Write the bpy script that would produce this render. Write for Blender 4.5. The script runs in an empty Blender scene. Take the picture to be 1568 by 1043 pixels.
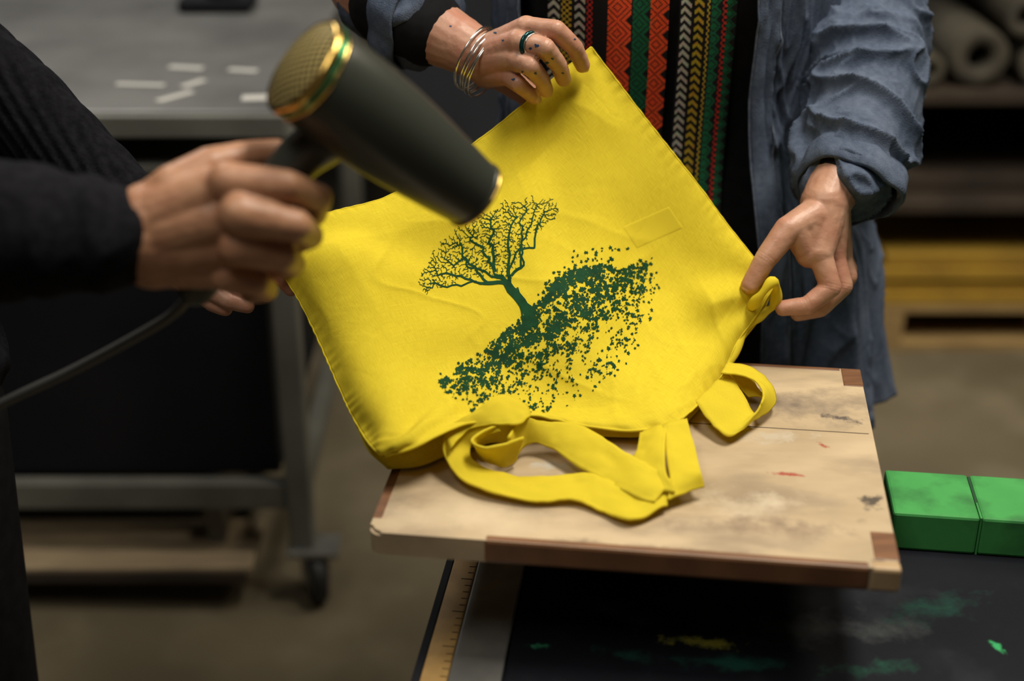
import bpy, bmesh, math, random
from mathutils import Vector, Matrix, noise
from mathutils.bvhtree import BVHTree
from mathutils.kdtree import KDTree
random.seed(7)
rad=math.radians
bpy.context.scene.view_settings.view_transform='Standard'
# ------------------------------------------------------------------ survey helpers
# camera: 50mm on 36mm, 1.52 m above floor, pitched 25.5 deg down. Sight lines (1568-wide
# measuring frame) are intersected with real world planes y=const or z=const.
F=50/36*1568.0; PITCH=rad(25.5); CAM=Vector((0,0,1.52))
_fw=Vector((0,math.cos(PITCH),-math.sin(PITCH))); _up=Vector((0,math.sin(PITCH),math.cos(PITCH)))
def ray(u,v): return _fw+Vector((1,0,0))*((u-784)/F)+_up*((521.5-v)/F)
def Y(u,v,y):
    d=ray(u,v); return CAM+d*(y/d.y)
def Z(u,v,z):
    d=ray(u,v); return CAM+d*((z-CAM.z)/d.z)
# ------------------------------------------------------------------ materials
def M(name,c1,c2=None,rough=0.6,metal=0.0,scale=8.0,detail=4.0,lo=.35,hi=.65,bump=0.0,bscale=200.0,
      stretch=(1,1,1),sheen=0.0,sss=0.0,trans=0.0,spec=0.5,coord='Object',bdist=0.001,c3=None,scale3=30,lo3=.6,hi3=.7,coat=0):
    m=bpy.data.materials.new(name); m.use_nodes=True
    nt=m.node_tree; N=nt.nodes; L=nt.links
    b=N['Principled BSDF']; b.inputs['Roughness'].default_value=rough; b.inputs['Metallic'].default_value=metal
    b.inputs['Specular IOR Level'].default_value=spec
    if sheen: b.inputs['Sheen Weight'].default_value=sheen; b.inputs['Sheen Roughness'].default_value=.5
    if coat: b.inputs['Coat Weight'].default_value=coat
    if sss:
        b.inputs['Subsurface Weight'].default_value=sss; b.inputs['Subsurface Radius'].default_value=(1,.35,.2); b.inputs['Subsurface Scale'].default_value=.006
    tc=N.new('ShaderNodeTexCoord'); mp=N.new('ShaderNodeMapping'); mp.inputs['Scale'].default_value=stretch
    L.new(tc.outputs[coord],mp.inputs['Vector'])
    def ramp(sc,l,h,ca,cb,prev=None):
        n=N.new('ShaderNodeTexNoise'); n.inputs['Scale'].default_value=sc; n.inputs['Detail'].default_value=detail
        L.new(mp.outputs[0],n.inputs['Vector'])
        mr=N.new('ShaderNodeMapRange'); mr.inputs['From Min'].default_value=l; mr.inputs['From Max'].default_value=h
        L.new(n.outputs['Fac'],mr.inputs['Value'])
        mx=N.new('ShaderNodeMix'); mx.data_type='RGBA'
        L.new(mr.outputs[0],mx.inputs['Factor'])
        if prev is None: mx.inputs['A'].default_value=(*ca,1)
        else: L.new(prev,mx.inputs['A'])
        mx.inputs['B'].default_value=(*cb,1)
        return mx.outputs['Result']
    col=None
    if c2 is not None: col=ramp(scale,lo,hi,c1,c2)
    else: b.inputs['Base Color'].default_value=(*c1,1)
    if c3 is not None: col=ramp(scale3,lo3,hi3,c1,c3,col)
    if col is not None: L.new(col,b.inputs['Base Color'])
    if bump:
        n=N.new('ShaderNodeTexNoise'); n.inputs['Scale'].default_value=bscale; n.inputs['Detail'].default_value=3
        L.new(mp.outputs[0],n.inputs['Vector'])
        bp=N.new('ShaderNodeBump'); bp.inputs['Strength'].default_value=bump; bp.inputs['Distance'].default_value=bdist
        L.new(n.outputs['Fac'],bp.inputs['Height']); L.new(bp.outputs[0],b.inputs['Normal'])
    return m
def stain_tone(m,c,r,ang,col,ns=20,lo=.55,hi=.7,gain=.55,stretch=(1,1,1),mx_=1.0):
    """localised ink mark and tone patch: elliptical area (metres) broken up by noise"""
    nt=m.node_tree; N=nt.nodes; L=nt.links; b=N['Principled BSDF']
    prev=b.inputs['Base Color'].links[0].from_socket
    tc=N.new('ShaderNodeTexCoord'); mp=N.new('ShaderNodeMapping'); mp.vector_type='TEXTURE'
    mp.inputs['Location'].default_value=c; mp.inputs['Rotation'].default_value=(0,0,ang); mp.inputs['Scale'].default_value=(r[0],r[1],1)
    L.new(tc.outputs['Object'],mp.inputs['Vector'])
    ln=N.new('ShaderNodeVectorMath'); ln.operation='LENGTH'; L.new(mp.outputs[0],ln.inputs[0])
    mr=N.new('ShaderNodeMapRange'); mr.inputs['From Min'].default_value=1; mr.inputs['From Max'].default_value=0; mr.inputs['To Min'].default_value=-gain; mr.inputs['To Max'].default_value=gain*.35
    L.new(ln.outputs['Value'],mr.inputs['Value'])
    m2=N.new('ShaderNodeMapping'); m2.inputs['Scale'].default_value=stretch; m2.inputs['Rotation'].default_value=(0,0,-ang); L.new(tc.outputs['Object'],m2.inputs['Vector'])
    n=N.new('ShaderNodeTexNoise'); n.inputs['Scale'].default_value=ns; n.inputs['Detail'].default_value=6; n.inputs['Roughness'].default_value=.65; L.new(m2.outputs[0],n.inputs['Vector'])
    ad=N.new('ShaderNodeMath'); ad.operation='ADD'; L.new(n.outputs['Fac'],ad.inputs[0]); L.new(mr.outputs[0],ad.inputs[1])
    m3=N.new('ShaderNodeMapRange'); m3.inputs['From Min'].default_value=lo; m3.inputs['From Max'].default_value=hi; m3.inputs['To Max'].default_value=mx_; L.new(ad.outputs[0],m3.inputs['Value'])
    mx=N.new('ShaderNodeMix'); mx.data_type='RGBA'; L.new(m3.outputs[0],mx.inputs['Factor']); L.new(prev,mx.inputs['A']); mx.inputs['B'].default_value=(*col,1)
    L.new(mx.outputs['Result'],b.inputs['Base Color'])
def M_attr(name,rough=.9):
    m=bpy.data.materials.new(name); m.use_nodes=True; nt=m.node_tree
    a=nt.nodes.new('ShaderNodeAttribute'); a.attribute_name='Col'
    b=nt.nodes['Principled BSDF']; b.inputs['Roughness'].default_value=rough; b.inputs['Specular IOR Level'].default_value=.2
    nt.links.new(a.outputs['Color'],b.inputs['Base Color'])
    n=nt.nodes.new('ShaderNodeTexNoise'); n.inputs['Scale'].default_value=900
    tc=nt.nodes.new('ShaderNodeTexCoord'); nt.links.new(tc.outputs['Object'],n.inputs['Vector'])
    bp=nt.nodes.new('ShaderNodeBump'); bp.inputs['Distance'].default_value=.001; bp.inputs['Strength'].default_value=.6
    nt.links.new(n.outputs['Fac'],bp.inputs['Height']); nt.links.new(bp.outputs[0],b.inputs['Normal'])
    return m
def M_cloth_yellow():
    m=bpy.data.materials.new('yellow_cotton'); m.use_nodes=True; nt=m.node_tree; N=nt.nodes; L=nt.links
    b=N['Principled BSDF']; b.inputs['Roughness'].default_value=.8; b.inputs['Specular IOR Level'].default_value=.12
    tc=N.new('ShaderNodeTexCoord'); outs=[]
    for sc in ((1300,60,1),(60,1300,1)):
        mp=N.new('ShaderNodeMapping'); mp.inputs['Scale'].default_value=sc; L.new(tc.outputs['UV'],mp.inputs['Vector'])
        n=N.new('ShaderNodeTexNoise'); n.inputs['Scale'].default_value=.5; n.inputs['Detail'].default_value=2
        L.new(mp.outputs[0],n.inputs['Vector']); outs.append(n)
    ad=N.new('ShaderNodeMath'); ad.operation='ADD'; L.new(outs[0].outputs['Fac'],ad.inputs[0]); L.new(outs[1].outputs['Fac'],ad.inputs[1])
    mr=N.new('ShaderNodeMapRange'); mr.inputs['From Min'].default_value=.70; mr.inputs['From Max'].default_value=1.30; L.new(ad.outputs[0],mr.inputs['Value'])
    mx=N.new('ShaderNodeMix'); mx.data_type='RGBA'; mx.inputs['A'].default_value=(.73,.57,.030,1); mx.inputs['B'].default_value=(.87,.71,.046,1)
    L.new(mr.outputs[0],mx.inputs['Factor']); L.new(mx.outputs['Result'],b.inputs['Base Color'])
    bp=N.new('ShaderNodeBump'); bp.inputs['Strength'].default_value=.35; bp.inputs['Distance'].default_value=.0005
    L.new(ad.outputs[0],bp.inputs['Height'])
    n2=N.new('ShaderNodeTexNoise'); n2.inputs['Scale'].default_value=9; n2.inputs['Detail'].default_value=6; n2.inputs['Distortion'].default_value=.6; L.new(tc.outputs['Object'],n2.inputs['Vector'])
    s=N.new('ShaderNodeMath'); s.operation='SUBTRACT'; s.inputs[1].default_value=.5; L.new(n2.outputs['Fac'],s.inputs[0])
    ab=N.new('ShaderNodeMath'); ab.operation='ABSOLUTE'; L.new(s.outputs[0],ab.inputs[0])
    m4=N.new('ShaderNodeMapRange'); m4.inputs['From Max'].default_value=.05; m4.interpolation_type='SMOOTHSTEP'; L.new(ab.outputs[0],m4.inputs['Value'])
    bp2=N.new('ShaderNodeBump'); bp2.inputs['Strength'].default_value=.16; bp2.inputs['Distance'].default_value=.001
    L.new(m4.outputs[0],bp2.inputs['Height']); L.new(bp.outputs[0],bp2.inputs['Normal']); L.new(bp2.outputs[0],b.inputs['Normal'])
    t=N.new('ShaderNodeBsdfTranslucent'); L.new(mx.outputs['Result'],t.inputs['Color'])
    ms=N.new('ShaderNodeMixShader'); ms.inputs[0].default_value=.22
    L.new(b.outputs[0],ms.inputs[1]); L.new(t.outputs[0],ms.inputs[2]); L.new(ms.outputs[0],N['Material Output'].inputs[0])
    return m
YEL=M_cloth_yellow()
INK=M('green_ink',(.003,.036,.012),(.006,.055,.018),rough=.7,scale=90,spec=.12)
SKIN=M('skin',(.54,.30,.20),(.45,.22,.14),rough=.45,scale=45,sss=.12,bump=.3,bscale=380,c3=(.53,.22,.15),scale3=22,lo3=.5,hi3=.8,bdist=.0008)
SKIN2=M('skin_warm',(.46,.24,.135),(.38,.18,.10),rough=.45,scale=45,sss=.12,bump=.3,bscale=380,bdist=.0008)
NAIL=M('nail',(.60,.36,.29),rough=.3,coat=.3)
INKB=M('blue_ink_on_skin',(.01,.05,.14),rough=.6)
BLK=M('black_wool',(.005,.005,.007),(.010,.010,.013),rough=.95,scale=120,bump=.7,bscale=300,spec=.10)
BLK2=M('black_jersey',(.006,.006,.007),(.010,.010,.011),rough=.9,scale=60,spec=.15)
DEN=M('washed_denim',(.068,.090,.138),(.100,.126,.182),rough=.85,scale=160,detail=6,lo=.35,hi=.7,bump=.7,bscale=700,c3=(.155,.185,.25),scale3=14,lo3=.54,hi3=.9,spec=.15)
DENE=M('denim_seam',(.15,.175,.23),(.08,.10,.14),rough=.85,scale=120,spec=.15,bump=.5,bscale=500)
SIL=M('silver',(.85,.84,.80),rough=.2,metal=1)
RINGM=M('ring_enamel',(.01,.06,.06),rough=.15,metal=.6)
DRY=M('dryer_shell',(.034,.038,.030),rough=.33,spec=.5)
GOLD=M('gold_trim',(.75,.5,.14),rough=.22,metal=1)
GRN=M('green_trim',(.02,.22,.09),rough=.2,metal=.7)
def M_grille():
    m=M('gold_grille',(.55,.42,.16),rough=.5,metal=.1); nt=m.node_tree; N=nt.nodes; L=nt.links
    tc=N.new('ShaderNodeTexCoord'); vo=N.new('ShaderNodeTexVoronoi'); vo.inputs['Scale'].default_value=1; vo.inputs['Randomness'].default_value=.0; vo.voronoi_dimensions='2D'
    mp=N.new('ShaderNodeMapping'); mp.inputs['Scale'].default_value=(210,210,1); mp.inputs['Rotation'].default_value=(0,0,.6); L.new(tc.outputs['UV'],mp.inputs['Vector']); L.new(mp.outputs[0],vo.inputs['Vector'])
    mr=N.new('ShaderNodeMapRange'); mr.inputs['From Min'].default_value=.40; mr.inputs['From Max'].default_value=.46; L.new(vo.outputs['Distance'],mr.inputs['Value'])
    mx=N.new('ShaderNodeMix'); mx.data_type='RGBA'; mx.inputs['A'].default_value=(.002,.002,.002,1); mx.inputs['B'].default_value=(.46,.36,.14,1)
    L.new(mr.outputs[0],mx.inputs['Factor']); L.new(mx.outputs['Result'],N['Principled BSDF'].inputs['Base Color'])
    N['Principled BSDF'].inputs['Specular IOR Level'].default_value=.05; return m
GRILLE=M_grille()
RUB=M('black_rubber',(.012,.012,.012),rough=.6)
CORD=M('grey_cord',(.085,.085,.082),rough=.5)
PLY=M('maple_ply',(.56,.43,.27),(.39,.295,.18),rough=.5,scale=5,detail=10,lo=.40,hi=.64,stretch=(1,2.5,1),c3=(.24,.18,.125),scale3=8,lo3=.49,hi3=.76,bump=.15,bscale=60)
BRN=M('brown_hardwood',(.21,.095,.040),(.13,.055,.024),rough=.5,scale=14,stretch=(1,8,1),bump=.1,bscale=80)
LWD=M('light_wood',(.52,.36,.20),(.40,.27,.14),rough=.55,scale=14,stretch=(1,8,1))
TRAY=M('tray_wood',(.38,.29,.18),(.25,.19,.12),rough=.6,scale=10,stretch=(1,8,1))
TBL=M('ink_stained_table',(.006,.007,.010),(.011,.012,.017),rough=.62,scale=7,detail=8,c3=(.024,.027,.032),scale3=14,lo3=.54,hi3=.85,bump=.25,bscale=60,spec=.12)
ALU=M('aluminium',(.38,.38,.36),(.27,.27,.26),rough=.38,metal=.7,scale=20)
TAPE=M('ruler_yellow',(.46,.28,.09),(.34,.20,.06),rough=.5,scale=40)
GREEN=M('green_paint',(.075,.36,.095),(.050,.28,.070),rough=.65,scale=12,detail=8,lo=.3,hi=.7,c3=(.035,.14,.045),scale3=20,lo3=.50,hi3=.76,spec=.2)
GREEND=M('dark_slot',(.01,.05,.02),rough=.8)
STEEL=M('worn_steel',(.22,.22,.215),(.14,.14,.14),rough=.42,metal=.35,scale=5,detail=7)
STEELL=M('grey_frame',(.17,.17,.15),(.12,.12,.105),rough=.5,metal=.2,scale=8)
DARK=M('dark_panel',(.005,.006,.009),(.009,.009,.012),rough=.7,scale=5,spec=.2)
PALE=M('reflection_tape_pale',(.50,.49,.46),rough=.8)  # pale colour for the reflection and tape marks on the cart top
EYEW=M('eye_white',(.7,.68,.64),rough=.3)
FLOOR=M('concrete_floor',(.19,.158,.102),(.125,.103,.066),rough=.42,scale=1.8,detail=9,c3=(.24,.205,.138),scale3=5,lo3=.5,hi3=.8,bump=.15,bscale=30)
WALLM=M('painted_wall',(.10,.095,.085),(.08,.075,.07),rough=.85,scale=2)
CEIL=M('ceiling_paint',(.25,.24,.22),rough=.9)
PAL=M('pallet_pine',(.46,.31,.125),(.33,.21,.085),rough=.8,scale=8,stretch=(1,6,6))
CRATE=M('ochre_boards',(.50,.30,.030),(.34,.20,.025),rough=.8,scale=6)
ROLL=M('fabric_roll',(.10,.087,.062),(.055,.048,.037),rough=.85,scale=12)
SHELF=M('dark_shelf',(.055,.038,.025),(.030,.022,.016),rough=.7,scale=8)
HAIR=M('brown_hair',(.06,.03,.015),(.10,.05,.02),rough=.5,scale=40,stretch=(1,1,.1))
SCARF=M_attr('woven_scarf')
SHOE=M('shoe_leather',(.015,.013,.012),rough=.45)
SOCK=M('cabinet_blue_grey',(.030,.034,.044),(.022,.024,.031),rough=.55,scale=4)
# ink stains on table; stains and broad tone areas on platen (world-space positions on the surfaces)
for (u,v,r,a,c,ns,lo,hi,g) in [(1090,1012,(.21,.028),-.1,(.012,.070,.05),30,.44,.68,.4),(1070,982,(.085,.020),-.15,(.32,.30,.04),50,.40,.58,.4),
    (830,990,(.035,.014),0,(.03,.20,.10),60,.46,.62,.4),(1528,992,(.012,.024),.5,(.04,.34,.12),60,.42,.52,.4),(1250,965,(.20,.07),0,(.05,.055,.058),22,.42,.72,.4),
    (1450,930,(.16,.05),.3,(.010,.042,.032),26,.44,.70,.4),(960,945,(.14,.04),-.6,(.02,.05,.045),26,.44,.7,.4),(1330,1025,(.10,.03),.2,(.015,.07,.048),40,.46,.7,.4)]:
    stain_tone(TBL,Z(u,v,.72),r,a,c,ns,lo,hi,g)
for (u,v,r,a,c,ns,lo,hi,g) in [(1220,620,(.14,.07),0,(.20,.155,.115),16,.34,.62,.35),(1100,770,(.18,.06),0,(.58,.48,.34),22,.44,.70,.35),(690,790,(.11,.05),0,(.64,.51,.33),12,.34,.7,.35),  # broad tone areas: darker back right, paler front left
    (860,715,(.08,.03),0,(.52,.47,.39),40,.44,.62,.4),(1180,668,(.12,.030),.1,(.50,.42,.31),45,.48,.64,.4),(1200,810,(.16,.05),-.1,(.25,.18,.12),24,.42,.66,.4),
    (1258,680,(.010,.022),.3,(.34,.07,.04),70,.42,.56,.4),(1215,727,(.050,.008),-.15,(.36,.08,.05),70,.42,.58,.4),
    (1335,768,(.035,.035),0,(.09,.07,.05),60,.46,.60,.4),(1290,640,(.07,.02),-.5,(.10,.08,.07),60,.48,.62,.4),(1150,600,(.06,.014),.3,(.11,.09,.075),60,.48,.62,.4),(1340,860,(.03,.02),0,(.16,.12,.09),60,.5,.62,.4),
    (1000,840,(.20,.02),-.12,(.25,.18,.12),30,.42,.66,.4)]:
    stain_tone(PLY,Z(u,v,.85),r,a,c,ns,lo,hi,g)
# ------------------------------------------------------------------ mesh helpers
def link(o,parent=None):
    bpy.context.scene.collection.objects.link(o)
    if parent: o.parent=parent
    return o
def grp(name):
    e=bpy.data.objects.new(name,None); e.empty_display_size=.1; return link(e)
def mk(name,verts,faces,mat,parent=None,smooth=True):
    me=bpy.data.meshes.new(name); me.from_pydata([tuple(v) for v in verts],[],faces); me.update()
    if smooth: me.polygons.foreach_set('use_smooth',[True]*len(me.polygons))
    o=bpy.data.objects.new(name,me); 
    for mm in (mat if isinstance(mat,(list,tuple)) else [mat]): me.materials.append(mm)
    return link(o,parent)
def box(name,a,b,mat,parent=None,T=None,bev=.003,seg=2):
    a=Vector(a); b=Vector(b)
    bm=bmesh.new(); bmesh.ops.create_cube(bm,size=1)
    for v in bm.verts:
        v.co=Vector(((a.x+b.x)/2+v.co.x*(b.x-a.x),(a.y+b.y)/2+v.co.y*(b.y-a.y),(a.z+b.z)/2+v.co.z*(b.z-a.z)))
    if bev>0: bmesh.ops.bevel(bm,geom=bm.edges[:],offset=min(bev,.45*min(abs(b.x-a.x),abs(b.y-a.y),abs(b.z-a.z))),segments=seg,affect='EDGES',profile=.5)
    if T is not None: bm.transform(T)
    me=bpy.data.meshes.new(name); bm.to_mesh(me); bm.free(); me.materials.append(mat)
    return link(bpy.data.objects.new(name,me),parent)
def catmull(P,n):
    P=[p if isinstance(p,Vector) else Vector(p) for p in P]; out=[]
    Q=[P[0]*2-P[1]]+P+[P[-1]*2-P[-2]]
    for i in range(len(P)-1):
        p0,p1,p2,p3=Q[i:i+4]
        for k in range(n):
            t=k/n; out.append(.5*((2*p1)+(p2-p0)*t+(2*p0-5*p1+4*p2-p3)*t*t+(3*p1-p0-3*p2+p3)*t**3))
    out.append(P[-1].copy()); return out
def resample(P,n):
    d=[0]
    for i in range(1,len(P)): d.append(d[-1]+(P[i]-P[i-1]).length)
    out=[]; j=0
    for k in range(n+1):
        t=d[-1]*k/n
        while j<len(P)-2 and d[j+1]<t: j+=1
        f=(t-d[j])/max(1e-9,d[j+1]-d[j]); out.append(P[j].lerp(P[j+1],min(1,max(0,f))))
    return out
def tube(name,pts,r,mat,parent=None,seg=12,cyclic=False,squash=None):
    n=len(pts); R=r if isinstance(r,(list,tuple)) else [r]*n
    verts=[];faces=[]; nrm=None
    for i,p in enumerate(pts):
        if cyclic: t=(pts[(i+1)%n]-pts[i-1]).normalized()
        else: t=(pts[min(i+1,n-1)]-pts[max(i-1,0)]).normalized()
        if nrm is None:
            nrm=t.orthogonal().normalized()
        nrm=(nrm-t*nrm.dot(t)).normalized(); bn=t.cross(nrm)
        for k in range(seg):
            a=2*math.pi*k/seg; verts.append(p+(nrm*math.cos(a)+bn*math.sin(a))*R[i])
    m=n if cyclic else n-1
    for i in range(m):
        for k in range(seg):
            a=i*seg+k;b=i*seg+(k+1)%seg;c=((i+1)%n)*seg+(k+1)%seg;d=((i+1)%n)*seg+k
            faces.append((a,b,c,d))
    if not cyclic:
        faces.append(tuple(range(seg-1,-1,-1))); faces.append(tuple((n-1)*seg+k for k in range(seg)))
    return mk(name,verts,faces,mat,parent)
def frame(p,axis,hint=Vector((0,0,1))):
    z=axis.normalized(); x=hint.cross(z)
    if x.length<1e-4: x=Vector((1,0,0)).cross(z)
    x.normalize(); y=z.cross(x)
    m=Matrix((x,y,z)).transposed().to_4x4(); m.translation=p; return m
def lathe(name,prof,T,mat,parent=None,seg=48,caps=False):
    verts=[];faces=[];uvs=[]
    for (z,r) in prof:
        for k in range(seg):
            a=2*math.pi*k/seg; verts.append(T@Vector((r*math.cos(a),r*math.sin(a),z))); uvs.append((r*math.cos(a),r*math.sin(a)))
    for i in range(len(prof)-1):
        for k in range(seg): faces.append((i*seg+k,i*seg+(k+1)%seg,(i+1)*seg+(k+1)%seg,(i+1)*seg+k))
    if caps:
        faces.append(tuple(range(seg-1,-1,-1))); faces.append(tuple((len(prof)-1)*seg+k for k in range(seg)))
    o=mk(name,verts,faces,mat,parent)
    ul=o.data.uv_layers.new(name='UVMap')
    for lp in o.data.loops: ul.data[lp.index].uv=uvs[lp.vertex_index]
    return o
def solid(name,chains,mat,parent=None,voxel=.004,it=5,disp=None,ell=None):
    """union of tapered limb chains -> one continuous remeshed skin"""
    bm=bmesh.new()
    for ch in chains:
        for i,(p,r) in enumerate(ch):
            bmesh.ops.create_uvsphere(bm,u_segments=20,v_segments=12,radius=r,matrix=Matrix.Translation(p))
            if i:
                q,rq=ch[i-1]; d=p-q
                if d.length>1e-5:
                    bmesh.ops.create_cone(bm,cap_ends=True,segments=20,radius1=rq,radius2=r,depth=d.length,matrix=frame((p+q)/2,d))
    for e in (ell or []):
        bmesh.ops.create_uvsphere(bm,u_segments=32,v_segments=20,radius=1,matrix=e)
    me=bpy.data.meshes.new(name); bm.to_mesh(me); bm.free()
    o=link(bpy.data.objects.new(name,me))
    md=o.modifiers.new('r','REMESH'); md.mode='VOXEL'; md.voxel_size=voxel
    ms=o.modifiers.new('s','SMOOTH'); ms.factor=.5; ms.iterations=it
    dg=bpy.context.evaluated_depsgraph_get(); dg.update()
    me2=bpy.data.meshes.new_from_object(o.evaluated_get(dg)); o.modifiers.clear(); o.data=me2
    me2.materials.clear(); me2.materials.append(mat)
    if disp:
        co=[v.co.copy() for v in me2.vertices]; no=[v.normal.copy() for v in me2.vertices]
        for v,c,nn in zip(me2.vertices,co,no): v.co=c+nn*disp(c,nn)
        me2.update()
    me2.polygons.foreach_set('use_smooth',[True]*len(me2.polygons))
    if parent: o.parent=parent
    return o
def C(*pts): # chain from (u,v,y,r)
    return [(Y(u,v,y),r) for (u,v,y,r) in pts]
def W(*pts): return [(Vector(p[:3]),p[3]) for p in pts]
def ridged(p): return 1-abs(noise.noise(p))*2
def folds(axis,lo=9,hi=26,amp=.007):
    ax=axis.normalized()
    def f(p,n):
        w=Vector((noise.noise(p*7),noise.noise(p*7+Vector((5,5,5))),noise.noise(p*7+Vector((9,2,5)))))
        q=p*lo+ax*(p.dot(ax)*(hi-lo))+w*.9
        q2=p*lo*2.2+ax*(p.dot(ax)*(hi*1.6-lo*2.2))+w*1.5+Vector((3,1,7))
        a=max(0,ridged(q)); b=max(0,ridged(q2)); c=max(0,ridged(p*55+w*3))
        return amp*(a**3-.3)+amp*.45*(b**4-.2)+amp*.06*c**4
    return f
def creases(js):
    js=[(p,a.normalized(),r) for p,a,r in js]
    def f(c,n):
        d=0
        for p,a,r in js:
            w=c-p
            if w.length<r*1.6:
                t=w.dot(a)
                for o in (-.0028,0,.0028): d-=.00035*math.exp(-((t-o)/.0007)**2)
        return d+.0003*noise.noise(c*140)
    return f
def nail(name,tip,prev,out,mat,parent,w=.0058,l=.0075,off=.0068):
    d=(tip-prev).normalized(); n=(out-d*out.dot(d)).normalized()
    x=n.cross(d)
    m=Matrix((x,d,n)).transposed().to_4x4(); m.translation=tip+n*off
    verts=[];faces=[]
    for i in range(7):
        for j in range(9):
            a=(i/6-.5)*2; b=(j/8-.5)*2
            ww=w*(1-.25*abs(b)**4); 
            verts.append(m@Vector((a*ww,b*l*math.sqrt(max(.0,1-.25*a*a)),-.0022*a*a-.0012*max(0,b)**2)))
    for i in range(6):
        for j in range(8): faces.append((i*9+j,i*9+j+1,(i+1)*9+j+1,(i+1)*9+j))
    o=mk(name,verts,faces,mat,parent); s=o.modifiers.new('t','SOLIDIFY'); s.thickness=.0008; return o
# ------------------------------------------------------------------ room
box('floor',(-4,-1.5,-.05),(4,7,0),FLOOR,bev=0)
box('wall_back',(-4,7,0),(4,7.1,3.3),WALLM,bev=0)
box('wall_left',(-4.1,-1.5,0),(-4,7,3.3),WALLM,bev=0)
box('wall_right',(4,-1.5,0),(4.1,7,3.3),WALLM,bev=0)
box('wall_front',(-4,-1.6,0),(4,-1.5,3.3),WALLM,bev=0)
box('ceiling',(-4,-1.5,3.3),(4,7,3.4),CEIL,bev=0)
box('baseboard_back',(-4,6.98,0),(4,7,.1),SHELF,bev=.003)
# ------------------------------------------------------------------ press table + platen (share a 7.3 deg yaw)
YAW=rad(-7.3)
T=Matrix.Translation((-.062,1.164,0))@Matrix.Rotation(YAW,4,'Z'); Ti=T.inverted()
tab=grp('printing_table')
box('table_top',(.075,-.62,.69),(1.35,.135,.72),TBL,tab,T,.004)
box('aluminium_edge',(.028,-.62,.69),(.0745,.135,.722),ALU,tab,T,.002)
box('ruler_strip',(.004,-.62,.69),(.0275,.135,.7215),TAPE,tab,T,.0015)
box('dark_trim',(-.004,-.62,.69),(.0035,.135,.720),DARK,tab,T,.001)
for i in range(70): box('ruler_tick_%d'%i,(.021 if i%5 else .016,-.6+i*.0105,.7216),(.027,-.5993+i*.0105,.7219),DARK,tab,T,0)
for i,(x,y) in enumerate([(.06,-.56),(1.25,-.56),(.06,.07),(1.25,.07)]): box('leg_%d'%i,(x,y,0),(x+.06,y+.05,.69),STEELL,tab,T,.004)
box('apron_front',(.06,-.55,.60),(1.31,-.52,.69),STEELL,tab,T,.003); box('apron_back',(.06,.09,.60),(1.31,.12,.69),STEELL,tab,T,.003)
box('stretcher',(.06,-.25,.18),(1.31,-.21,.24),STEELL,tab,T,.003)
# green bar
gb=grp('green_register_bar')
p0=Ti@Z(1385,843,.72); p1=Ti@Z(1350,718,.763)
gx=(p0.x+p1.x)/2-.006
box('bar_left_block',(gx,p0.y,.7205),(gx+.083,p1.y,.763),GREEN,gb,T,.003)
box('bar_slot',(gx+.0831,p0.y+.03,.7205),(gx+.0850,p1.y-.002,.7615),GREEND,gb,T,.0)
box('bar_slot_filler',(gx+.0831,p0.y+.0005,.7205),(gx+.0850,p0.y+.0299,.7628),GREEN,gb,T,.0)
box('bar_right_block',(gx+.0851,p0.y,.7205),(gx+.85,p1.y,.763),GREEN,gb,T,.003)
# platen
pl=grp('wooden_platen')
fl=Ti@Z(563,814,.85); fr=Ti@Z(1388,874,.85); br=Ti@Z(1310,566,.85)
x0=fl.x; x1=(fr.x+br.x)/2; y0=(fl.y+fr.y)/2; y1=br.y
th=.022; zt=.85
def bxl(n,a,b,m,bev=.0015): return box(n,a,b,m,pl,T,bev)
def rrect(x0,y0,x1,y1,r,n=8):
    out=[]
    for cx,cy,a0 in ((x1-r,y1-r,0),(x0+r,y1-r,90),(x0+r,y0+r,180),(x1-r,y0+r,270)):
        for k in range(n+1):
            a=rad(a0+90*k/n); out.append((cx+r*math.cos(a),cy+r*math.sin(a)))
    return out
def slab(name,pts,z0,z1,mat,parent,T,bev=.0015):
    n=len(pts); bm=bmesh.new()
    a=[bm.verts.new((x,y,z0)) for x,y in pts]; b=[bm.verts.new((x,y,z1)) for x,y in pts]
    bm.faces.new(a[::-1]); top=bm.faces.new(b)
    for i in range(n): bm.faces.new((a[i],a[(i+1)%n],b[(i+1)%n],b[i]))
    if bev: bmesh.ops.bevel(bm,geom=list(top.edges),offset=bev,segments=2,affect='EDGES')
    bm.transform(T); me=bpy.data.meshes.new(name); bm.to_mesh(me); bm.free(); me.materials.append(mat)
    return link(bpy.data.objects.new(name,me),parent)
slab('core_board',rrect(x0,y0,x1,y1,.012),zt-th,zt,PLY,pl,T,.003)
wdt=x1-x0
bxl('front_edging',(x0+wdt*.225,y0-.0012,zt-th-.0005),(x1-.024,y0+.009,zt+.0006),BRN,.003)
bxl('front_right_block',(x1-.0235,y0-.0014,zt-th-.0005),(x1+.001,y0+.012,zt+.0006),LWD,.003)
bxl('right_corner_inlay',(x1-.020,y0+.0125,zt-.006),(x1+.0008,y0+.055,zt+.0006),BRN)
bxl('back_corner_inlay',(x1-.020,y1-.040,zt-.006),(x1+.0008,y1+.0008,zt+.0006),BRN)
bxl('left_edging',(x0-.001,y0+.022,zt-th-.0005),(x0+.008,y1-.05,zt+.0006),BRN)
bxl('back_edging',(x0+.05,y1-.006,zt-th-.0005),(x1-.0205,y1+.001,zt+.0005),BRN)
SEAM=M('seam_line',(.12,.09,.06),rough=.8)
bxl('seam',(x0+wdt*.55,y0+.62*(y1-y0),zt+.0002),(x1-.004,y0+.62*(y1-y0)+.0009,zt+.0004),SEAM,0)
bxl('support_bracket',(x0+.16,y0+.16,.7205),(x0+.26,y1-.08,.735),DARK,.002)
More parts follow.
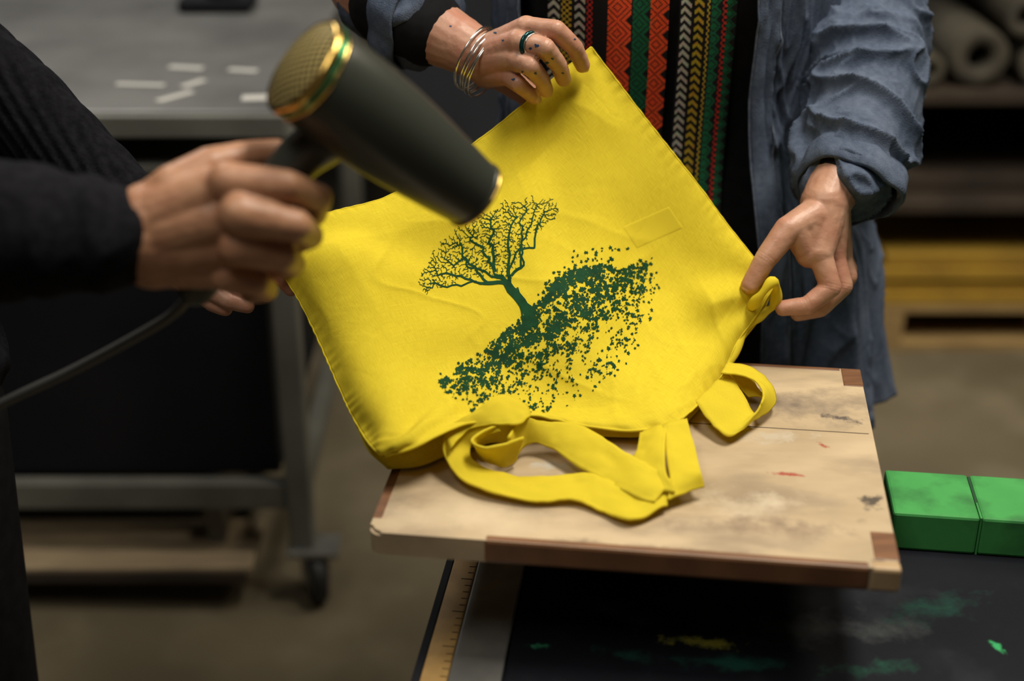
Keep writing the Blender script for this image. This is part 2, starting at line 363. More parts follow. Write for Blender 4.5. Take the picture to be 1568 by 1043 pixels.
bxl('support_post',(x0+.185,y0+.18,.735),(x0+.235,y1-.11,zt-th-.008),DARK,.002)
bxl('support_plate',(x0+.13,y0+.08,zt-th-.008),(x0+.29,y1-.06,zt-th),DARK,.002)
# ------------------------------------------------------------------ tote bag
bag=grp('tote_bag')
NN=200
top=[Y(425,408,1.30),Y(450,366,1.305),Y(487,333,1.32),Y(600,298,1.355),Y(735,213,1.41),Y(830,135,1.45),Y(905,72,1.48)]
left=[Y(425,408,1.30),Y(460,468,1.265),Y(500,550,1.225),Y(540,640,1.165),Z(570,685,.885),Z(588,698,.880)]
right=[Y(905,72,1.48),Y(950,130,1.47),Y(1015,215,1.45),Y(1070,285,1.43),Y(1110,340,1.41),Y(1150,390,1.385),Y(1186,436,1.36)]
bot=[Z(588,698,.880),Z(640,684,.892),Z(700,657,.893),Z(800,638,.882),Z(900,654,.870),Z(985,660,.870),Z(1045,640,.874),Y(1100,582,1.285),Y(1128,525,1.325),Y(1160,480,1.345),Y(1186,436,1.36)]
botB=[Z(594,719,.855),Z(645,713,.855),Z(705,690,.855),Z(800,668,.855),Z(900,668,.855),Z(985,668,.855),Z(1045,652,.855),Y(1104,590,1.30),Y(1133,530,1.335),Y(1165,486,1.35),Y(1186,436,1.362)]
leftB=left[:4]+[Z(565,690,.870),Z(594,719,.855)]
def coons(t_,l_,r_,b_,n):
    Tc=resample(catmull(t_,12),n);Bc=resample(catmull(b_,12),n);Lc=resample(catmull(l_,12),n);Rc=resample(catmull(r_,12),n)
    G=[]
    for i in range(n+1):
        s=i/n; row=[]
        for j in range(n+1):
            t=j/n
            p=Tc[i]*(1-t)+Bc[i]*t+Lc[j]*(1-s)+Rc[j]*s-(Tc[0]*(1-s)*(1-t)+Tc[n]*s*(1-t)+Bc[0]*(1-s)*t+Bc[n]*s*t)
            row.append(p)
        G.append(row)
    return G
def displace_grid(G,fn):
    n=len(G)-1; m=len(G[0])-1; out=[[None]*(m+1) for _ in range(n+1)]
    for i in range(n+1):
        for j in range(m+1):
            a=G[min(i+1,n)][j]-G[max(i-1,0)][j]; b=G[i][min(j+1,m)]-G[i][max(j-1,0)]
            nn=b.cross(a).normalized()
            if nn.y>0: nn=-nn
            out[i][j]=G[i][j]+nn*fn(i/n,j/m)
            if out[i][j].z<.8535: out[i][j].z=.8535
    return out
def grid_obj(name,G,mat,parent,thick=0,uv=True):
    n=len(G)-1;m=len(G[0])-1
    verts=[p for row in G for p in row]; faces=[(i*(m+1)+j,i*(m+1)+j+1,(i+1)*(m+1)+j+1,(i+1)*(m+1)+j) for i in range(n) for j in range(m)]
    o=mk(name,verts,faces,mat,parent)
    ul=o.data.uv_layers.new(name='UVMap')
    for lp in o.data.loops:
        k=lp.vertex_index; ul.data[lp.index].uv=(k//(m+1)/n,k%(m+1)/m)
    if thick:
        s=o.modifiers.new('thick','SOLIDIFY'); s.thickness=thick; s.offset=0
    return o
def bagwave(s,t):
    e=min(1,min(s,1-s,t,1-t)*7)
    d=0
    for (cs,ct,k,a,ph) in ((0,0,7,.0034,.3),(1,0,7,.0034,1.1),(1,1,9,.0046,.2),(0,1,9,.0050,2.0)):
        x=abs(s-cs);y=abs(t-ct); r=math.hypot(x,y); an=math.atan2(y,x)
        w=math.sin(k*an+ph+2.5*noise.noise(Vector((s*3,t*3,cs+ct))))
        d+=a*w*math.exp(-(r/.38)**2)*min(1,r*5)
    # soft drape
    d+=.012*math.sin(5.2*s+2.2*t+.6)*e
    # broad vertical fold hanging from the upper held corner
    c=s-(.93-.42*t); d+=.010*math.exp(-(c/.07)**2)*max(0,1-t*1.3)*e - .006*math.exp(-((c+.12)/.06)**2)*max(0,1-t*1.4)*e
    d+=.0060*math.sin(9*(s*.55+t)+1.5)*e*t
    d+=.010*noise.noise(Vector((s*3.1,t*3.1,4)))*e+.0026*noise.noise(Vector((s*8,t*6,9)))*e
    w=noise.noise(Vector((s*5,t*5,1)))*.6
    d+=.0013*max(0,ridged(Vector((s*4+w,t*2.4+w,7))))**9*e
    # crumple towards the mouth
    d+=.0040*max(0,ridged(Vector((s*9+w,t*4-w,2))))**4*max(0,(t-.72)/.28)*e
    d+=.0009*math.sin(s*150+6*noise.noise(Vector((s*9,0,0))))*math.exp(-((1-t)/.03)**2)
    d+=.0005*math.sin(t*130+6*noise.noise(Vector((t*9,0,5))))*(math.exp(-(s/.025)**2)+math.exp(-((1-s)/.025)**2))
    d+=.0004*math.sin(s*170+6*noise.noise(Vector((s*9,3,5))))*math.exp(-(t/.022)**2)
    d+=.0008*(1/(1+math.exp(-(t-.925)*700)))
    return d
G0=coons(top,left,right,bot,NN); GF=displace_grid(G0,bagwave)
front=grid_obj('front_panel',GF,YEL,bag,.0009)
GB0=coons(top,leftB,right,botB,80)
GB=displace_grid(GB0,lambda s,t: -.002-.014*math.sin(math.pi*min(1,max(0,s)))*math.sin(math.pi*min(1,t))+bagwave(s,t)*.8*(1-t)+bagwave(s,t)*.3*t)
grid_obj('back_panel',GB,YEL,bag,.0009)
def edgecurve(P,name,r=.0010): tube(name,P,[r*(1+.35*noise.noise(p*90)) for p in P],YEL,bag,8)
edgecurve([GF[i][0] for i in range(NN+1)],'bottom_seam'); edgecurve([GF[0][j] for j in range(NN+1)],'side_seam_a'); edgecurve([GF[NN][j] for j in range(NN+1)],'side_seam_b')
edgecurve([GF[i][NN] for i in range(NN+1)],'mouth_hem',.0013)
bmb=[p for row in GF for p in row]; NF=[(i*(NN+1)+j,i*(NN+1)+j+1,(i+1)*(NN+1)+j+1,(i+1)*(NN+1)+j) for i in range(NN) for j in range(NN)]
bvh=BVHTree.FromPolygons(bmb,NF)
def onbag(u,v,off=.0008):
    d=ray(u,v).normalized(); h,n,_,_=bvh.ray_cast(CAM,d)
    if h is None: return None
    if n.dot(d)>0: n=-n
    return h+n*off
roll=catmull([Y(1150,470,1.345),Y(1165,452,1.335),Y(1182,432,1.34),Y(1190,445,1.35),Y(1184,468,1.355),Y(1165,482,1.35),Y(1140,505,1.34),Y(1118,550,1.315),Y(1085,598,1.285)],8)
tube('rolled_hem',roll,[.0050+.0012*math.sin(i*.5) for i in range(len(roll))],YEL,bag,12)
lab=[]
for i in range(31):
    row=[]
    for j in range(17):
        a=i/30;b=j/16
        row.append(onbag(950+a*75+b*24,347-a*33+b*36,-.0001 if (i in(0,30) or j in(0,16)) else .0008))
    lab.append(row)
if all(p for r in lab for p in r): grid_obj('sewn_patch',lab,YEL,bag,0)
def strap(name,pairs,n=8,bow=.0):
    A=catmull([Z(*a) for a,b in pairs],n); B=catmull([Z(*b) for a,b in pairs],n); Gs=[]
    for k,(a,b) in enumerate(zip(A,B)):
        row=[]
        for j in range(13):
            t=j/12; p=a.lerp(b,t); p.z+=.0010*math.sin(math.pi*t)+.0034*noise.noise(p*38)+.0014*noise.noise(p*110)
            p.z=max(p.z,.8545)
            if j in (1,11): p.z-=.0006
            row.append(p)
        Gs.append(row)
    return grid_obj(name,Gs,YEL,bag,.0020)
# bunched handles lying on the board
strap('handle_a_tab',[((812,640,.890),(806,622,.893)),((796,650,.892),(772,606,.902)),((765,650,.892),(742,618,.905)),((722,655,.890),(706,640,.898)),((690,690,.880),(676,660,.886))])
strap('handle_a',[((768,662,.884),(735,632,.898)),((738,668,.880),(702,650,.892)),((720,682,.872),(680,674,.884)),((726,706,.864),(684,706,.870)),((764,724,.858),(726,746,.860)),((830,733,.858),(812,767,.857)),((890,724,.862),(878,767,.857)),((930,734,.864),(920,780,.857)),((985,748,.864),(966,798,.857)),((1020,740,.864),(1022,776,.858))])
strap('handle_a_curl',[((790,704,.858),(802,672,.884)),((770,714,.857),(752,686,.884)),((745,708,.857),(722,676,.888)),((728,690,.858),(738,660,.890)),((748,676,.862),(775,648,.890)),((790,676,.862),(812,640,.888))])
strap('handle_a_inner',[((786,704,.857),(778,672,.885)),((806,682,.862),(795,648,.886)),((840,684,.864),(838,644,.882)),((880,712,.862),(888,652,.878)),((925,736,.862),(944,684,.876)),((970,760,.864),(1000,716,.876)),((1002,772,.862),(1030,736,.870))])
strap('handle_a_end',[((980,660,.876),(1022,650,.882)),((975,690,.872),(1018,684,.882)),((968,712,.868),(1020,720,.878)),((995,755,.864),(1034,752,.868))])
strap('handle_a_fold',[((1014,652,.882),(1052,642,.886)),((1020,700,.876),(1066,690,.878)),((1026,735,.870),(1073,722,.874)),((1022,766,.862),(1078,746,.862))])
strap('handle_b',[((1064,614,.874),(1114,572,.880)),((1086,642,.868),(1138,604,.872)),((1116,669,.860),(1156,634,.864)),((1150,650,.860),(1166,618,.876)),((1186,620,.862),(1168,598,.882)),((1180,590,.866),(1152,582,.884)),((1150,564,.872),(1128,576,.886)),((1114,554,.876),(1104,574,.886))])
strap('handle_b_under',[((1110,560,.872),(1150,572,.860)),((1128,585,.868),(1160,598,.858)),((1146,606,.862),(1176,612,.857))])
# print: bare tree grown by space colonisation, then a drift of leaves
pv=[];pf=[]
E1=Vector((.86,-.51));E2=Vector((-.51,-.86)); BASE=Vector((808,480))
def loc(x,y): q=BASE+E1*x+E2*y; return (q.x,q.y)
def quad_strip(pts,ws,off=.0009):
    prev=None
    for i,(p,w) in enumerate(zip(pts,ws)):
        d=(pts[min(i+1,len(pts)-1)]-pts[max(i-1,0)]); 
        if d.length<1e-6: continue
        d.normalize(); n=Vector((-d.y,d.x))*w*.5
        a=onbag(*loc(*(p+n)),off);b=onbag(*loc(*(p-n)),off)
        if a is None or b is None: prev=None; continue
        k=len(pv); pv.extend([a,b])
        if prev is not None: pf.append((prev,prev+1,k+1,k))
        prev=k
rnd=random.Random(5)
att=[]
while len(att)<3600:
    x=rnd.uniform(-132,134); y=rnd.uniform(46,190)
    e=abs(x-2)/122
    if e>=1: continue
    topy=164-38*e**2.4+9*noise.noise(Vector((x*.06,0,0))); lowy=84+24*e-(0 if e>.4 else 24*(1-e/.4))+10*noise.noise(Vector((x*.07,5,0)))
    if lowy<y<topy+rnd.uniform(-6,7): att.append(Vector((x,y)))
nodes=[(Vector((0,-4)),-1)]
for k,p in enumerate([(1,8),(1,20),(-1,32),(-4,44),(-4,56)]): nodes.append((Vector(p),k))
def limb(start,end,bend,wig,seed):
    s=nodes[start][0]; e=Vector(end); c=s.lerp(e,.5)+Vector(bend); prev=start; n=max(4,int((e-s).length/4.5)); out=[]
    for k in range(1,n+1):
        t=k/n; p=s*(1-t)**2+c*2*t*(1-t)+e*t*t
        p+=Vector((noise.noise(Vector((t*6,seed,0))),noise.noise(Vector((t*6,seed,5)))))*wig*min(1,t*3)
        nodes.append((p,prev)); prev=len(nodes)-1; out.append(prev)
    return out
l1=limb(5,(-106,108),(-8,10),14,1); l2=limb(5,(98,118),(12,-4),14,2); l3=limb(5,(-12,144),(-6,0),14,3); l4=limb(4,(56,140),(-4,12),14,4); l5=limb(5,(-64,130),(2,16),14,5)
limb(l2[5],(78,144),(0,4),9,6); limb(l1[6],(-88,126),(0,4),9,7); limb(l3[5],(24,152),(0,2),9,8); limb(l1[4],(-38,144),(-6,0),9,9); limb(l4[6],(96,134),(0,-4),9,10)
alive=att[:]
for itn in range(160):
    kd=KDTree(len(nodes))
    for i,(p,_) in enumerate(nodes): kd.insert((p.x,p.y,0),i)
    kd.balance(); pull={}; keep=[]
    for a in alive:
        _,bi,bd=kd.find((a.x,a.y,0))
        if bd<2.5: continue
        keep.append(a)
        if bd<16:
            pull.setdefault(bi,Vector((0,0))); pull[bi]+=(a-nodes[bi][0]).normalized()
    alive=keep
    if not pull or len(nodes)>7000: break
    for i,d in pull.items():
        if d.length<1e-3: continue
        d=d.normalized()+Vector((rnd.gauss(0,.70),rnd.gauss(0,.70))); nodes.append((nodes[i][0]+d.normalized()*2.3,i))
wt=[0]*len(nodes); kids=[[] for _ in nodes]
for i,(p,q) in enumerate(nodes):
    if q>=0: kids[q].append(i)
for i in range(len(nodes)-1,-1,-1):
    wt[i]=(sum(wt[k]**2.1 for k in kids[i])**(1/2.1)) if kids[i] else 1
mw=max(wt)
def wd(i): return .66+13*(wt[i]/mw)**1.4
for i,(p,q) in enumerate(nodes):
    if q>=0: 
        d=(p-nodes[q][0]); quad_strip([nodes[q][0]-d*.15,p+d*.15],[min(wd(q),wd(i)*1.5),wd(i)])
for k in range(9):
    quad_strip([Vector(((-14+k*3.5)*max(.35,1-(y+22)/70)+2*math.sin(y*.13+k),y)) for y in range(-22,46,4)],[2.6]*17)
def leaf(x,y,s,lobes=5):
    c=onbag(*loc(x,y),.0010)
    if c is None: return
    a0=rnd.uniform(0,6.28); k=len(pv); pts=[]; n=lobes*2
    asp=rnd.uniform(.55,1)
    for i in range(n):
        a=2*math.pi*i/n; r=s*(rnd.uniform(.8,1.25) if i%2==0 else rnd.uniform(.4,.7))
        lx=r*math.cos(a); ly=r*math.sin(a)*asp
        q=onbag(*loc(x+lx*math.cos(a0)-ly*math.sin(a0),y+lx*math.sin(a0)+ly*math.cos(a0)),.0010)
        if q is None: return
        pts.append(q)
    pv.append(c); pv.extend(pts)
    for i in range(n): pf.append((k,k+1+i,k+1+(i+1)%n))
def dens(x,y):
    e=(x-14)/188
    if abs(e)>1: return 0
    h=math.sqrt(1-e*e)
    topy=2-24*abs(e)+(30*(1-((x-90)/72)**2) if 18<x<162 else 0)
    lowy=-154*h**.8
    if y>topy or y<lowy: return 0
    t=(topy-y)/(topy-lowy)
    core=1/(1+math.exp((t-.62)*8))
    cl=noise.noise(Vector((x*.032,y*.042,2)))+noise.noise(Vector((x*.085,y*.11,8)))
    return max(.26*(1.2-t),min(1,core*.86+.75*cl))
cnt=0
for _ in range(22000):
    x=rnd.uniform(-174,206); y=rnd.uniform(-156,36)
    d=dens(x,y)
    if rnd.random()<d**1.6*.46:
        small=(-y/150)
        leaf(x,y,rnd.uniform(1.0,3.7)*(1.15-.40*small)*(.7+.5*d)); cnt+=1
for _ in range(80):
    x=rnd.gauss(95,50); y=rnd.uniform(0,50)
    if abs(x-100)<100: leaf(x,y*(1-abs(x-100)/110),rnd.uniform(2,3.8))
for _ in range(140): 
    a=rnd.uniform(-math.pi,0); q=rnd.uniform(.72,1.05); leaf(14+186*q*math.cos(a),-12+137*q*math.sin(a),rnd.uniform(2.0,4.4))
mk('tree_print',pv,pf,INK,bag,False)
# ------------------------------------------------------------------ hair dryer
dr=grp('hair_dryer')
R=Y(462,100,1.02); Nz=Y(728,300,1.075); ax=(Nz-R); LEN=ax.length; TD=frame(R,ax)
L0=LEN
lathe('shell',[(.012,.0392),(.02,.0402),(.05,.0405),(.085,.0390),(.12,.0355),(.15,.0318),(L0-.006,.0284)],TD,DRY,dr,64)
lathe('rear_ring_gold',[(-.001,.0362),(-.001,.0385),(.001,.0398),(.005,.0402),(.006,.0395)],TD,GOLD,dr)
lathe('ring_green',[(.006,.0395),(.007,.0404),(.0090,.0406),(.0095,.0396)],TD,GRN,dr)
lathe('ring_gold',[(.0095,.0396),(.010,.0405),(.0118,.0405),(.012,.0390)],TD,GOLD,dr)
lathe('grille',[(-.009,.0005),(-.0085,.010),(-.007,.020),(-.004,.030),(-.001,.0364)],TD,GRILLE,dr)
lathe('nozzle_ring',[(L0-.006,.0284),(L0-.005,.0290),(L0,.0286),(L0+.001,.0265),(L0-.004,.0250),(L0-.03,.024)],TD,DRY,dr)
lathe('nozzle_lip',[(L0-.0025,.0287),(L0-.0022,.0293),(L0-.0005,.0292),(L0,.0286)],TD,GOLD,dr)
lathe('nozzle_inside',[(L0-.03,.0005),(L0-.029,.012),(L0-.030,.0241)],TD,DARK,dr)
hs=TD@Vector((0,0,.062))
solid('handle',[[(hs,.022),(Y(462,238,1.035),.0185),(Y(405,300,1.025),.0165),(Y(350,370,1.022),.0165),(Y(300,440,1.03),.0155)]],DRY,dr,.003,6)
tube('power_cord',catmull([Y(300,440,1.03),Y(268,478,1.035),Y(215,512,1.04),Y(110,568,1.05),Y(0,620,1.05),Y(-120,690,1.05),Y(-200,900,1.0)],10),.0044,CORD,dr,10)
# ------------------------------------------------------------------ hands
def joints(chs,idx=(1,2)):
    out=[]
    for ch in chs:
        for i in idx:
            if i<len(ch)-1: out.append((ch[i][0],ch[i+1][0]-ch[i-1][0],ch[i][1]))
    return out
pd=grp('woman_in_denim_shirt')
fi=[C((806,44,1.445,.0125),(851,46,1.425,.0105),(880,73,1.437,.0092),(892,100,1.452,.0080)),
    C((794,66,1.435,.0125),(834,73,1.408,.0105),(855,99,1.425,.0092),(863,121,1.441,.0080)),
    C((784,90,1.435,.0120),(812,101,1.405,.0100),(829,121,1.420,.0088),(836,138,1.434,.0077)),
    C((774,112,1.445,.0110),(793,128,1.420,.0088),(808,141,1.428,.0078),(818,150,1.438,.0070))]
wr=(745,92,1.475,.026)
pm=[C(wr,(806,44,1.445,.0135)),C(wr,(794,66,1.435,.0140)),C(wr,(784,90,1.435,.0140)),C((748,104,1.475,.022),(774,112,1.445,.0130)),
    C((770,118,1.49,.016),(815,150,1.50,.0125),(850,145,1.502,.0105),(875,125,1.497,.009))]
fa=[C(wr,(700,66,1.49,.0305),(650,40,1.51,.0375),(600,8,1.54,.042),(565,-25,1.57,.045))]
RH=solid('right_hand_and_forearm',fi+pm+fa,SKIN,pd,.0013,4,creases(joints(fi)))
for k,ch in enumerate(fi): 
    t,p=ch[3][0],ch[2][0]; nail('right_nail_%d'%k,t,p,Vector((.25,-1,.55)),NAIL,pd,w=.0052,l=.0062,off=.0072)
rv=[v.co.copy() for v in RH.data.vertices]; rf=[tuple(p.vertices) for p in RH.data.polygons]; hb=BVHTree.FromPolygons(rv,rf)
bv=[];bf=[]; rr=random.Random(9)
for (u,v,s) in [(822,70,2.6),(838,96,2.2),(829,102,3),(812,74,1.6),(786,122,1.8),(862,112,1.5),(758,50,1.8),(770,62,1.2),(846,90,1.4),(880,60,1.2),(690,40,1.2),(800,110,1.4),(820,112,1.6)]:
    k=len(bv); ok=True; pts=[]
    for i in range(9):
        a=2*math.pi*i/9; q=s*rr.uniform(.6,1.4); d=ray(u+q*math.cos(a)*1.5,v+q*math.sin(a)).normalized()
        h,n,_,_=hb.ray_cast(CAM,d)
        if h is None: ok=False;break
        pts.append(h+n*.0004)
    if ok: bv+=pts; bf.append(tuple(range(k,k+9)))
mk('ink_flecks',bv,bf,INKB,pd,False)
def ringat(name,c,axis,r,rr,mat,parent,sx=1,n=40):
    Tm=frame(c,axis); return tube(name,[Tm@Vector((math.cos(2*math.pi*k/n)*r*sx,math.sin(2*math.pi*k/n)*r,0)) for k in range(n)],rr,mat,parent,10,True)
a=fi[1][0][0];b=fi[1][1][0]; ringat('finger_ring',a.lerp(b,.45),b-a,.0122,.0024,RINGM,pd); ringat('finger_ring_edge',a.lerp(b,.58),b-a,.0120,.0008,SIL,pd)
w0=Y(738,92,1.476); wax=(Y(700,66,1.49)-w0).normalized()
for k in range(6):
    ringat('bangle_%d'%k,w0+wax*(-.008+.0042*k)+Vector((0,.001*math.sin(k*2),-.003)),wax+Vector((.05*math.sin(k*2.3),.04*math.cos(k*3.1),.05*math.sin(k*1.3)-.08)),.0345+.0008*math.sin(k*2),.0012,SIL,pd,1.0)
fl_=[C((1255,388,1.372,.0130),(1272,440,1.356,.0112),(1236,468,1.350,.0098),(1199,472,1.352,.0084)),
     C((1275,390,1.392,.0130),(1290,438,1.378,.0110),(1256,472,1.372,.0098),(1222,480,1.370,.0085)),
     C((1286,392,1.412,.0125),(1298,424,1.402,.0105),(1272,456,1.396,.0092),(1243,466,1.390,.008)),
     C((1288,388,1.430,.0110),(1300,412,1.424,.0092),(1282,438,1.415,.0082),(1262,448,1.41,.0072))]
wl=(1264,312,1.408,.0265)
th_=C((1246,332,1.392,.019),(1206,352,1.375,.0145),(1172,397,1.360,.0118),(1148,437,1.352,.0094))
pml=[C(wl,(1255,388,1.372,.0150)),C(wl,(1275,390,1.392,.0145)),C(wl,(1286,392,1.412,.014)),C(wl,(1288,388,1.43,.0125)),C((1240,340,1.39,.020),(1240,388,1.376,.0155)),C((1218,348,1.38,.016),(1232,378,1.376,.014))]
fal=[C(wl,(1284,272,1.435,.0295),(1310,230,1.47,.036),(1330,170,1.54,.04))]
solid('left_hand_and_forearm',fl_+[th_]+pml+fal,SKIN,pd,.0013,5,creases(joints(fl_)+joints([th_],(2,))))
nail('left_thumb_nail',th_[3][0],th_[2][0],Vector((-.55,-1,.35)),NAIL,pd,w=.0062,l=.0072,off=.0082)
nail('left_index_nail',fl_[0][3][0],fl_[0][2][0],Vector((0,-.6,-.8)),NAIL,pd,w=.0052,l=.0062,off=.0074)
# torso
CX,CY=.18,1.665
def lerpk(tab_,z):
    for (z0,a),(z1,b) in zip(tab_,tab_[1:]):
        if z0<=z<=z1:
            f=(z-z0)/(z1-z0); f=f*f*(3-2*f); return [x+(y-x)*f for x,y in zip(a,b)]
    return tab_[0][1] if z<tab_[0][0] else tab_[-1][1]
BODY=[(.70,(.185,.115)),(.86,(.195,.12)),(1.02,(.165,.10)),(1.2,(.175,.115)),(1.33,(.19,.11)),(1.41,(.15,.085)),(1.45,(.06,.06))]
def sect(z,th,ea=0,eb=0,tb=BODY):
    a,b=lerpk(tb,z); a+=ea;b+=eb
    c,s=math.cos(th),math.sin(th); k=2/2.4
    return Vector((CX+a*math.copysign(abs(c)**k,c),CY-b*math.copysign(abs(s)**k,s),z))
def loft(name,z0,z1,nz,t0,t1,nt,fn,mat,parent,thick=0):
    G=[[fn(rad(t0+(t1-t0)*j/nt),z0+(z1-z0)*i/nz) for j in range(nt+1)] for i in range(nz+1)]
    return grid_obj(name,G,mat,parent,thick)
loft('black_top',.70,1.45,60,0,360,96,lambda th,z: sect(z,th)+Vector((0,-.003*noise.noise(Vector((th*3,z*9,0))),0)),BLK2,pd)
def den(th,z):
    fl=max(0,1.08-z); ea=.022+.23*fl*max(0,.6+.4*math.cos(th)); eb=.018+.08*fl
    p=sect(z,th,ea,eb)
    n=Vector((math.cos(th),-math.sin(th),0))
    c3=Vector((math.cos(th)*3.5,math.sin(th)*3.5,z*3.2)); wv=noise.noise(c3*1.5)
    f=.012*math.sin(th*9+2*noise.noise(Vector((z*3,0,0)))+z*3)*(.3+max(0,.95-z)*3.0)+.014*noise.noise(c3)
    f+=.007*max(0,ridged(Vector((math.cos(th)*5+wv,math.sin(th)*5,z*5+th*2+wv))))**3+.004*max(0,ridged(Vector((math.cos(th)*11+wv,math.sin(th)*11,z*9-th*3+wv*2))))**4
    return p+n*f
loft('denim_shirt_body',.655,1.43,260,-211,69,420,den,DEN,pd,.002)
for nm,th0 in (('placket_left',-211),('placket_right',69)):
    sg=1 if th0<0 else -1
    loft(nm,.66,1.42,200,th0,th0+sg*9,8,lambda th,z: den(th,z)+Vector((0,-.003,0)),DEN,pd,.003)
    for q in (0,9): 
        tube(nm+'_stitch_%d'%q,[den(rad(th0+sg*q),.66+.76*k/120)+Vector((0,-.005,0)) for k in range(121)],.0012,DENE,pd,6)
def scarf(name,x0,x1,z0,z1,cols,dy):
    cw=.0016; nx=int((x1-x0)/cw); nz=int((z1-z0)/cw); verts=[];faces=[];cols_=[]
    for j in range(nz+1):
        z=z1-(z1-z0)*j/nz
        for i in range(nx+1):
            x=x0+(x1-x0)*i/nx+.004*math.sin(z*7)
            a,b=lerpk(BODY,z); c=max(-.98,min(.98,(x-CX)/a)); y=CY-b*(1-abs(c)**2.4)**(1/2.4)-dy-.004-.0035*math.sin(i/nx*9+z*3)+.003*noise.noise(Vector((x*20,z*6,0)))
            verts.append((x,y,z))
    rn=random.Random(3)
    for j in range(nz):
        for i in range(nx):
            faces.append((j*(nx+1)+i,j*(nx+1)+i+1,(j+1)*(nx+1)+i+1,(j+1)*(nx+1)+i))
            f=i/nx; col=(.010,.009,.009)
            for (a,b,c1,kind) in cols:
                if a<=f<b:
                    w=max(1,int((b-a)*nx)); lx=i-int(a*nx); c=(w-1)/2
                    if kind=='dia':
                        per=w+3; dyy=abs((j%per)-per//2); v=int(abs(lx-c)+dyy)
                        on=(v%4)!=3 and not (v>w*.95)
                    elif kind=='zig':
                        per=6; on=((j+(lx if lx<w/2 else w-lx))%per)<3
                    elif kind=='chk': on=((j//2+lx//2)%2)==0
                    else: on=True
                    if on: col=tuple(k*rn.uniform(.75,1.15) for k in c1)
            cols_.append(col)
    o=mk(name,verts,faces,SCARF,pd); ca=o.data.color_attributes.new(name='Col',type='FLOAT_COLOR',domain='CORNER')
    for p in o.data.polygons:
        for li in p.loop_indices: ca.data[li].color=(*cols_[p.index],1)
    s=o.modifiers.new('t','SOLIDIFY'); s.thickness=.002; s.offset=1
OR=(.80,.085,.022);GR=(.010,.11,.045);WH=(.45,.42,.34);YE=(.50,.34,.03);RD=(.5,.03,.02)
scarf('scarf_end_left',.036,.166,.86,1.40,[(.0,.09,WH,'zig'),(.11,.19,YE,'chk'),(.21,.30,WH,'zig'),(.32,.36,RD,'chk'),(.49,.68,OR,'dia'),(.695,.84,GR,'dia'),(.85,.99,OR,'dia')],.004)
scarf('scarf_end_right',.178,.240,.86,1.40,[(.02,.2,WH,'zig'),(.24,.42,YE,'zig'),(.45,.52,YE,'chk'),(.55,.72,GR,'dia'),(.74,.82,RD,'chk'),(.84,.98,GR,'dia')],.004)
solid('denim_sleeve_left',[C((1235,-330,1.70,.075),(1290,-120,1.69,.070),(1318,40,1.64,.071),(1322,130,1.57,.070),(1312,200,1.51,.063),(1300,262,1.455,.055))],DEN,pd,.0026,2,folds(Y(1300,262,1.455)-Y(1320,60,1.62),7,18,.014))
cax=Y(1292,300,1.43)-Y(1315,190,1.515)
def cuff(name,c,axis,r,h,mat,sx=1.0):
    Tm=frame(c,axis); prof=[(-h/2,r*.90),(-h/2,r*1.0),(-h*.25,r*1.05),(h*.25,r*1.06),(h/2,r*1.03),(h/2+.002,r*.97),(h*.3,r*.93),(-h*.2,r*.90)]
    verts=[];faces=[];seg=96
    for (z,rr) in prof:
        for k in range(seg):
            a=2*math.pi*k/seg; q=rr*(1+.05*math.sin(3*a+1)+.03*math.sin(7*a)+.03*noise.noise(Vector((math.cos(a)*4,math.sin(a)*4,z*60))))
            verts.append(Tm@Vector((q*math.cos(a)*sx,q*math.sin(a),z+.005*math.sin(2*a+.5))))
    for i in range(len(prof)-1):
        for k in range(seg): faces.append((i*seg+k,i*seg+(k+1)%seg,(i+1)*seg+(k+1)%seg,(i+1)*seg+k))
    return mk(name,verts,faces,mat,pd)
cuff('denim_cuff_left',Y(1301,278,1.447),cax,.054,.034,DEN)
cuff('denim_cuff_left_edge',Y(1297,294,1.440),cax,.0550,.004,DENE)
solid('denim_sleeve_right',[C((820,-360,1.70,.07),(700,-180,1.69,.066),(610,-50,1.62,.062),(606,-5,1.56,.060),(628,22,1.53,.052))],DEN,pd,.0030,3,folds(Vector((1,0,0)),8,20,.010))
rax=Y(690,62,1.49)-Y(600,8,1.54)
cuff('denim_cuff_right',Y(626,22,1.527),rax,.053,.034,DEN)
solid('black_undersleeve_right',[C((600,5,1.54,.048),(640,33,1.515,.0435),(652,41,1.51,.042))],BLK2,pd,.003,3)
solid('black_undersleeve_left',[C((1312,215,1.49,.045),(1293,262,1.445,.0385))],BLK2,pd,.003,3)
solid('trousers',[W((CX,CY,.86,.115),(CX,CY,.74,.12)),W((CX-.085,CY,.80,.095),(CX-.09,CY-.01,.47,.065),(CX-.09,CY+.01,.09,.05)),W((CX+.085,CY,.80,.095),(CX+.09,CY-.01,.47,.065),(CX+.09,CY+.01,.09,.05))],BLK2,pd,.008,5)
solid('shoes',[W((CX-.09,CY+.03,.045,.042),(CX-.10,CY-.15,.035,.034)),W((CX+.09,CY+.03,.045,.042),(CX+.10,CY-.15,.035,.034))],SHOE,pd,.005,3)
